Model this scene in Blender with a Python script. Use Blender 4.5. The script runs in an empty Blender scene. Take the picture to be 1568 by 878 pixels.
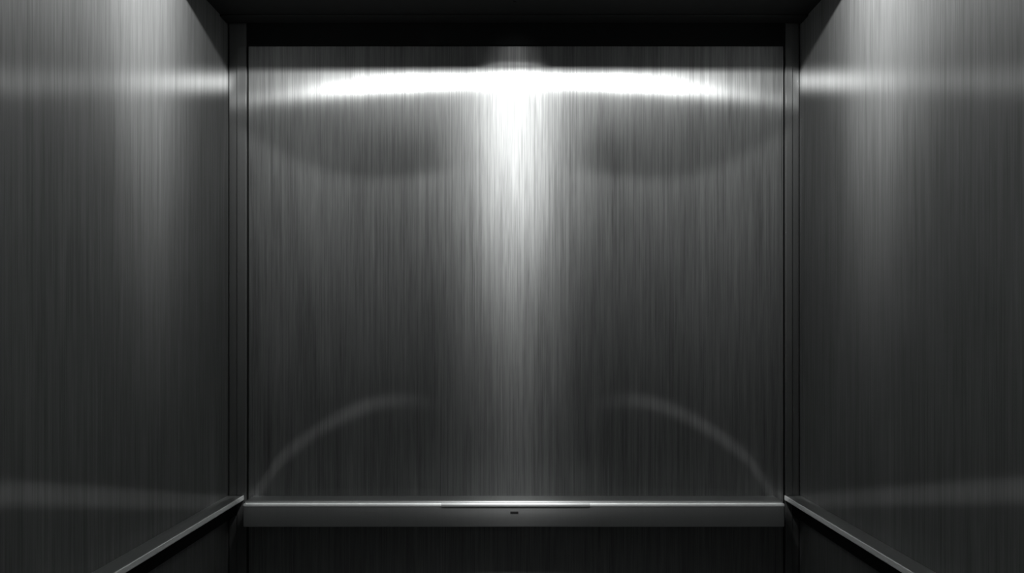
import bpy, bmesh, math
from mathutils import Vector
D=2.1; EYE=1.455
# ---------------------------------------------------------------- materials
def N(nt,t,**k):
    n=nt.nodes.new(t)
    for a,b in k.items(): setattr(n,a,b)
    return n
def brushed(name, tint=(0.985,1.0,0.995), wH=0.12, wV=0.2, wC=0.2, wD=0.2, rH=0.28, aH=-0.82,
            rV=0.46, aV=0.5, rC=0.6, grain=0.75, base=0.5, bump=0.02, fine=250.0):
    m=bpy.data.materials.new(name); m.use_nodes=True; nt=m.node_tree; nt.nodes.clear(); L=nt.links.new
    out=N(nt,'ShaderNodeOutputMaterial')
    uv=N(nt,'ShaderNodeUVMap',uv_map='UVMap')
    def noise(su,sv,det,rough=0.6):
        mp=N(nt,'ShaderNodeMapping'); mp.inputs['Scale'].default_value=(su,sv,1)
        L(uv.outputs[0],mp.inputs['Vector'])
        t=N(nt,'ShaderNodeTexNoise'); t.inputs['Scale'].default_value=1; t.inputs['Detail'].default_value=det
        t.inputs['Roughness'].default_value=rough
        L(mp.outputs[0],t.inputs['Vector']); return t.outputs['Fac']
    def math_(op,a,b=None,clamp=False):
        n=N(nt,'ShaderNodeMath',operation=op,use_clamp=clamp)
        for i,v in enumerate((a,b)):
            if v is None: continue
            if isinstance(v,(int,float)): n.inputs[i].default_value=v
            else: L(v,n.inputs[i])
        return n.outputs[0]
    f1=noise(fine,1.4,2); f2=noise(fine*0.28,2.4,4,0.7); f3=noise(14,1.2,3); f4=noise(fine*1.5,9,1)
    g=math_('ADD',math_('MULTIPLY',f1,0.34),math_('MULTIPLY',f2,0.32))
    g=math_('ADD',g,math_('MULTIPLY',f3,0.20)); g=math_('ADD',g,math_('MULTIPLY',f4,0.14))
    g=math_('SUBTRACT',g,0.5)
    c=math_('ADD',math_('MULTIPLY',g,grain*4.0),1.0)
    c=math_('MAXIMUM',c,0.15)
    val=math_('MULTIPLY',c,base,True)
    col=N(nt,'ShaderNodeVectorMath',operation='SCALE'); col.inputs[0].default_value=tint; L(val,col.inputs['Scale'])
    bp=N(nt,'ShaderNodeBump'); bp.inputs['Strength'].default_value=bump; bp.inputs['Distance'].default_value=0.002
    L(f1,bp.inputs['Height'])
    tan=N(nt,'ShaderNodeTangent',direction_type='UV_MAP',uv_map='UVMap')
    shs=[]
    def gl(r,a,w):
        s=N(nt,'ShaderNodeBsdfAnisotropic'); s.distribution='GGX'
        s.inputs['Roughness'].default_value=r; s.inputs['Anisotropy'].default_value=a
        sc=N(nt,'ShaderNodeVectorMath',operation='SCALE'); L(col.outputs[0],sc.inputs[0]); sc.inputs['Scale'].default_value=w
        L(sc.outputs[0],s.inputs['Color']); L(bp.outputs[0],s.inputs['Normal']); L(tan.outputs[0],s.inputs['Tangent']); shs.append(s.outputs[0])
    if wH: gl(rH,aH,wH)
    if wV: gl(rV,aV,wV)
    if wC: gl(rC,0,wC)
    if wD:
        d=N(nt,'ShaderNodeBsdfDiffuse'); sc=N(nt,'ShaderNodeVectorMath',operation='SCALE'); L(col.outputs[0],sc.inputs[0]); sc.inputs['Scale'].default_value=wD
        L(sc.outputs[0],d.inputs['Color']); shs.append(d.outputs[0])
    cur=shs[0]
    for s in shs[1:]:
        ad=N(nt,'ShaderNodeAddShader'); L(cur,ad.inputs[0]); L(s,ad.inputs[1]); cur=ad.outputs[0]
    L(cur,out.inputs['Surface']); return m
def plain(name,col,rough=0.5,metal=0.0,spec=0.5):
    m=bpy.data.materials.new(name); m.use_nodes=True; nt=m.node_tree; b=nt.nodes['Principled BSDF']
    b.inputs['Metallic'].default_value=metal; b.inputs['Specular IOR Level'].default_value=spec
    t=N(nt,'ShaderNodeTexNoise'); t.inputs['Scale'].default_value=40; t.inputs['Detail'].default_value=4
    r=N(nt,'ShaderNodeMapRange'); r.inputs['To Min'].default_value=rough*0.85; r.inputs['To Max'].default_value=min(1,rough*1.15)
    nt.links.new(t.outputs['Fac'],r.inputs['Value']); nt.links.new(r.outputs[0],b.inputs['Roughness'])
    b.inputs['Base Color'].default_value=(*col,1); return m
M_wall=brushed('brushed_steel_wall')
M_side=brushed('brushed_steel_side',grain=0.55,wH=0.0,wV=0.05,wC=0.08,wD=0.36,rC=0.7)
M_trim=brushed('brushed_steel_trim',wH=0.08,wV=0.1,wC=0.1,wD=0.22,grain=0.12,base=0.5)
M_rail=brushed('satin_steel_rail',wH=0.4,wV=0.2,wC=0.4,wD=0.2,grain=0.06,base=0.8,rC=0.35,bump=0.0)
M_bright=brushed('polished_steel_lip',wH=0.7,wV=0.4,wC=0.6,wD=0.6,grain=0.0,base=0.9,rC=0.35,bump=0.0)
M_edge=brushed('steel_edge_highlight',wH=0.5,wV=0.4,wC=0.7,wD=1.0,grain=0.0,base=1.0,rC=0.5,bump=0.0)  # extra bright steel: the rails' edge highlight lines put into the colour
M_dark=plain('black_enamel',(0.012,0.013,0.013),0.7,spec=0.1)
M_gap=plain('black_reveal',(0.001,0.001,0.001),0.9,spec=0.0)
M_plate=plain('rail_badge_grey',(0.05,0.05,0.05),0.6,spec=0.2)
M_ceil=plain('dark_ceiling_enamel',(0.03,0.031,0.031),0.6,spec=0.2)
M_floor=plain('grey_vinyl_floor',(0.08,0.082,0.084),0.6)
# ---------------------------------------------------------------- mesh helpers
def uvbox(bm):
    lay=bm.loops.layers.uv.get('UVMap') or bm.loops.layers.uv.new('UVMap')
    for f in bm.faces:
        n=f.normal; a=[abs(c) for c in n]; k=a.index(max(a))
        for l in f.loops:
            p=l.vert.co
            if k==0: l[lay].uv=(p.y+5.37+(3.1 if p.x>0 else 0),p.z)
            elif k==1: l[lay].uv=(p.x,p.z)
            else: l[lay].uv=(p.x,p.y)
def addbox(bm,x0,x1,y0,y1,z0,z1,bev=0.0,mi=0):
    t=bmesh.new(); bmesh.ops.create_cube(t,size=1)
    for v in t.verts:
        v.co=Vector(((x0+x1)/2+v.co.x*(x1-x0),(y0+y1)/2+v.co.y*(y1-y0),(z0+z1)/2+v.co.z*(z1-z0)))
    if bev: bmesh.ops.bevel(t,geom=list(t.edges),offset=bev,segments=3,profile=0.5,affect='EDGES')
    for f in t.faces: f.material_index=mi
    me=bpy.data.meshes.new('t'); t.to_mesh(me); t.free(); bm.from_mesh(me); bpy.data.meshes.remove(me)
def obj(name,boxes,mats,parent=None):
    bm=bmesh.new()
    for b in boxes: addbox(bm,*b)
    bm.normal_update(); uvbox(bm)
    me=bpy.data.meshes.new(name); bm.to_mesh(me); bm.free()
    for m in mats: me.materials.append(m)
    o=bpy.data.objects.new(name,me); bpy.context.collection.objects.link(o)
    if parent: o.parent=parent
    return o
ZC=2.43; ZT=2.66; YF=-2.45; Q=0.445
obj('wall_back',[(-0.96,0.96,0.012,0.08,0,ZT,0,1),(-0.836,0.844,-0.004,0.012,0.02,2.356,0.0015,0)],[M_wall,M_gap])
obj('wall_left',[(-0.98,-0.902,YF,0.012,0,ZT,0,0)],[M_side])
obj('wall_right',[(0.898,0.98,YF,0.012,0,ZT,0,0)],[M_side])
obj('wall_front',[(-0.98,0.98,YF-0.08,YF,0,ZT,0,0)],[M_dark])
obj('door_1',[(-0.5,-0.002,YF+0.001,YF+0.03,0,2.1,0.002,0)],[M_trim])
obj('door_2',[(0.002,0.5,YF+0.001,YF+0.03,0,2.1,0.002,0)],[M_trim])
obj('floor',[(-0.98,0.98,YF-0.08,0.08,-0.06,0,0,0)],[M_floor])
obj('trim_1',[(-0.8975,-0.8425,-0.002,0.012,0,ZC,0.001,0),(-0.872,-0.8425,-0.006,0.0,0,2.356,0.002,0)],[M_trim])
obj('trim_2',[(0.8505,0.8935,-0.002,0.012,0,ZC,0.001,0),(0.8505,0.872,-0.006,0.0,0,2.356,0.002,0)],[M_trim])
obj('trim_3',[(-0.84,0.848,-0.008,0.012,2.358,ZC,0.002,0)],[M_dark])
obj('ceiling',[(-0.902,0.898,-Q,0.012,ZC,ZC+0.03,0,0),(-0.902,0.898,-Q,-Q+0.02,ZC+0.03,ZT,0,0),
               (-0.98,0.98,YF-0.08,0.08,ZT,ZT+0.05,0,0),
               (-0.902,0.898,-0.06,-0.012,ZC-0.006,ZC,0.002,0),(-0.004,0.004,-0.14,-0.06,ZC-0.002,ZC,0,0)],[M_ceil])
# ---------------------------------------------------------------- handrails
RZ=0.944
obj('handrail',[(-0.82,0.815,-0.085,-0.004,RZ-0.076,RZ-0.010,0.003,0),
                (-0.82,0.815,-0.076,-0.004,RZ-0.014,RZ,0.005,0),
                (-0.82,0.815,-0.0865,-0.076,RZ-0.014,RZ-0.006,0.002,2),
                (-0.222,0.228,-0.089,-0.074,RZ-0.014,RZ-0.0045,0.003,3),
                (-0.013,0.011,-0.0856,-0.08,RZ-0.036,RZ-0.029,0.0002,1)],[M_rail,M_plate,M_edge,M_bright])
def siderail(w,i,sgn):
    a,b=sorted((w,i)); e0,e1=sorted((i,i+sgn*0.004)); d0,d1=sorted((w,i-sgn*0.02))
    obj('handrail',[(a,b,YF+0.1,-0.008,RZ-0.012,RZ,0.002,0),(e0,e1,YF+0.1,-0.008,RZ-0.013,RZ+0.0015,0.0015,2),
                    (d0,d1,YF+0.1,-0.008,RZ-0.06,RZ-0.012,0.0,1)],[M_rail,M_dark,M_edge])
siderail(-0.902,-0.852,1); siderail(0.898,0.849,-1)
# ---------------------------------------------------------------- downlight
LX,LY,LZ=0.0,-0.92,2.59
def downlight(x,y,z,sc,top):
    bm=bmesh.new()
    prof=[(0.055*sc,top),(0.055*sc,z+0.03*sc),(0.05*sc,z+0.026*sc),(0.044*sc,z+0.03*sc),(0.036*sc,z+0.05*sc),(0.0001,z+0.055*sc)]
    n=48; rings=[]
    for r,h in prof: rings.append([bm.verts.new((x+r*math.cos(2*math.pi*i/n),y+r*math.sin(2*math.pi*i/n),h)) for i in range(n)])
    for a,b in zip(rings,rings[1:]):
        for i in range(n): bm.faces.new((a[i],a[(i+1)%n],b[(i+1)%n],b[i]))
    bm.normal_update(); uvbox(bm)
    me=bpy.data.meshes.new('ceiling_downlight'); bm.to_mesh(me); bm.free(); me.materials.append(M_rail)
    o=bpy.data.objects.new('ceiling_downlight',me); bpy.context.collection.objects.link(o); return o
dl=downlight(LX,LY,LZ,1.0,ZT)
ld=bpy.data.lights.new('lamp','POINT'); ld.energy=62; ld.shadow_soft_size=0.014; ld.use_soft_falloff=True
ld.color=(0.99,1,0.995)
lo=bpy.data.objects.new('lamp',ld); lo.location=(LX,LY,LZ); lo.parent=dl; bpy.context.collection.objects.link(lo)
# made-up emission pattern: wall glow, bands, arcs and dark areas shaped by direction
ld.use_nodes=True; nt=ld.node_tree; L=nt.links.new
em=[n for n in nt.nodes if n.type=='EMISSION'][0]
tc=N(nt,'ShaderNodeTexCoord'); sx=N(nt,'ShaderNodeSeparateXYZ'); L(tc.outputs['Normal'],sx.inputs[0])
def mt(op,a,b=0.0,c=None,clamp=False):
    n=N(nt,'ShaderNodeMath',operation=op,use_clamp=clamp)
    for i,v in enumerate((a,b,c)):
        if v is None: continue
        if isinstance(v,(int,float)): n.inputs[i].default_value=v
        else: L(v,n.inputs[i])
    return n.outputs[0]
def sstep(v,e0,e1,lo_=0.0,hi=1.0):
    n=N(nt,'ShaderNodeMapRange',interpolation_type='SMOOTHSTEP'); L(v,n.inputs['Value'])
    if e0>e1: e0,e1,lo_,hi=e1,e0,hi,lo_
    n.inputs['From Min'].default_value=e0; n.inputs['From Max'].default_value=e1
    n.inputs['To Min'].default_value=lo_; n.inputs['To Max'].default_value=hi; return n.outputs[0]
def gauss(v,c,w):
    d=mt('DIVIDE',mt('SUBTRACT',v,c),w); return mt('EXPONENT',mt('MULTIPLY',mt('MULTIPLY',d,d),-1.0))
def add(*a):
    r=a[0]
    for b in a[1:]: r=mt('ADD',r,b)
    return r
def mul(*a):
    r=a[0]
    for b in a[1:]: r=mt('MULTIPLY',r,b)
    return r
X,Y,Z=sx.outputs
aX,aY,aZ=[mt('ABSOLUTE',v) for v in (X,Y,Z)]
rho=mt('MAXIMUM',mt('SQRT',add(mul(X,X),mul(Y,Y))),0.001)
k=mt('DIVIDE',aZ,rho)
s=mt('DIVIDE',aX,rho)
q=mt('DIVIDE',aZ,mt('MAXIMUM',aY,0.001))
zx=mt('DIVIDE',aZ,mt('MAXIMUM',aX,0.001)); yx=mt('DIVIDE',aY,mt('MAXIMUM',aX,0.001))
basef=mul(mt('EXPONENT',mul(k,-1.93)),1.8,sstep(k,0.9,1.6,1.0,0.5))
side=sstep(s,0.685,0.71); back=mt('SUBTRACT',1.0,side)
azs=add(mul(gauss(s,0.885,0.06),1.6),sstep(s,0.71,0.87,0.2,0.42),sstep(s,0.93,1.0,0.0,-0.05),mul(sstep(s,0.86,0.95),sstep(k,0.85,0.45),0.5))
az=add(back,mul(side,azs,sstep(k,0.4,1.5,1.0,0.25)))
a=mt('MAXIMUM',mt('SUBTRACT',s,0.235),0.0)
kb=mt('SUBTRACT',0.665,mul(a,a,a,3.0))
u=mt('SUBTRACT',k,kb)
dip=mul(sstep(u,0.03,-0.03),sstep(u,-0.28,-0.06),sstep(s,0.1,0.32),back)  # dark area on the back wall, shaped into the lamp strength
dipf=mt('SUBTRACT',1.0,mul(dip,0.66))
# back-wall arcs and thin side-wall lines drawn into the lamp's emission
s6=mt('SUBTRACT',s,0.6)
k0=add(1.303,mul(s6,s6,1.2),sstep(s,0.62,0.66,0,0.03))
ring=mul(gauss(mt('SUBTRACT',k,k0),0.0,0.015),back,sstep(s,0.22,0.5),0.75)
side_line=mul(gauss(mt('SUBTRACT',zx,mul(yx,0.2744)),1.573,0.011),side,0.85)
# bright wall bands, centre streak and rail light put into the emission
side_band=mul(gauss(add(zx,mul(yx,0.3767)),0.767,0.028),side,sstep(s,0.97,0.69,0.35,5.0))
bar=mul(gauss(q,0.362,0.036),back,sstep(s,0.1,0.45),sstep(s,0.69,0.5,0.35,1.0),1.9)
beam=mul(gauss(s,0.0,0.17),mt('EXPONENT',mul(k,-1.1)),sstep(k,0.35,0.9),1.8)
railb=mul(gauss(q,1.975,0.035),back,add(0.45,gauss(s,0.0,0.3)))
down=mul(sstep(k,2.1,2.4),0.4)
strength=add(mul(basef,az,dipf),ring,side_line,side_band,bar,beam,railb,down)
L(strength,em.inputs['Strength'])
# added spot and housing for the top-centre glow, no such lamp known
ac=downlight(0,-0.30,ZC+0.0,0.25,ZC+0.03)
sd=bpy.data.lights.new('added_glow_lamp','SPOT'); sd.energy=0.32; sd.spot_size=math.radians(42); sd.spot_blend=1.0; sd.shadow_soft_size=0.006
so=bpy.data.objects.new('added_glow_lamp',sd); so.location=(0,-0.30,ZC-0.012); so.parent=ac; bpy.context.collection.objects.link(so)
so.rotation_euler=(Vector((0,0,2.295))-so.location).to_track_quat('-Z','Y').to_euler()
# ---------------------------------------------------------------- world + camera
w=bpy.data.worlds.new('World'); bpy.context.scene.world=w; w.use_nodes=True
w.node_tree.nodes['Background'].inputs[0].default_value=(0.002,0.002,0.002,1)
cd=bpy.data.cameras.new('camera'); cam=bpy.data.objects.new('camera',cd); bpy.context.collection.objects.link(cam)
cam.location=(0,-D,EYE); cam.rotation_euler=(math.pi/2,0,0)
cd.sensor_width=36; cd.lens=1022/1568*36; cd.shift_x=-0.0026; cd.shift_y=71/1568; cd.clip_start=0.01
bpy.context.scene.camera=cam
bpy.context.scene.view_settings.view_transform='Standard'
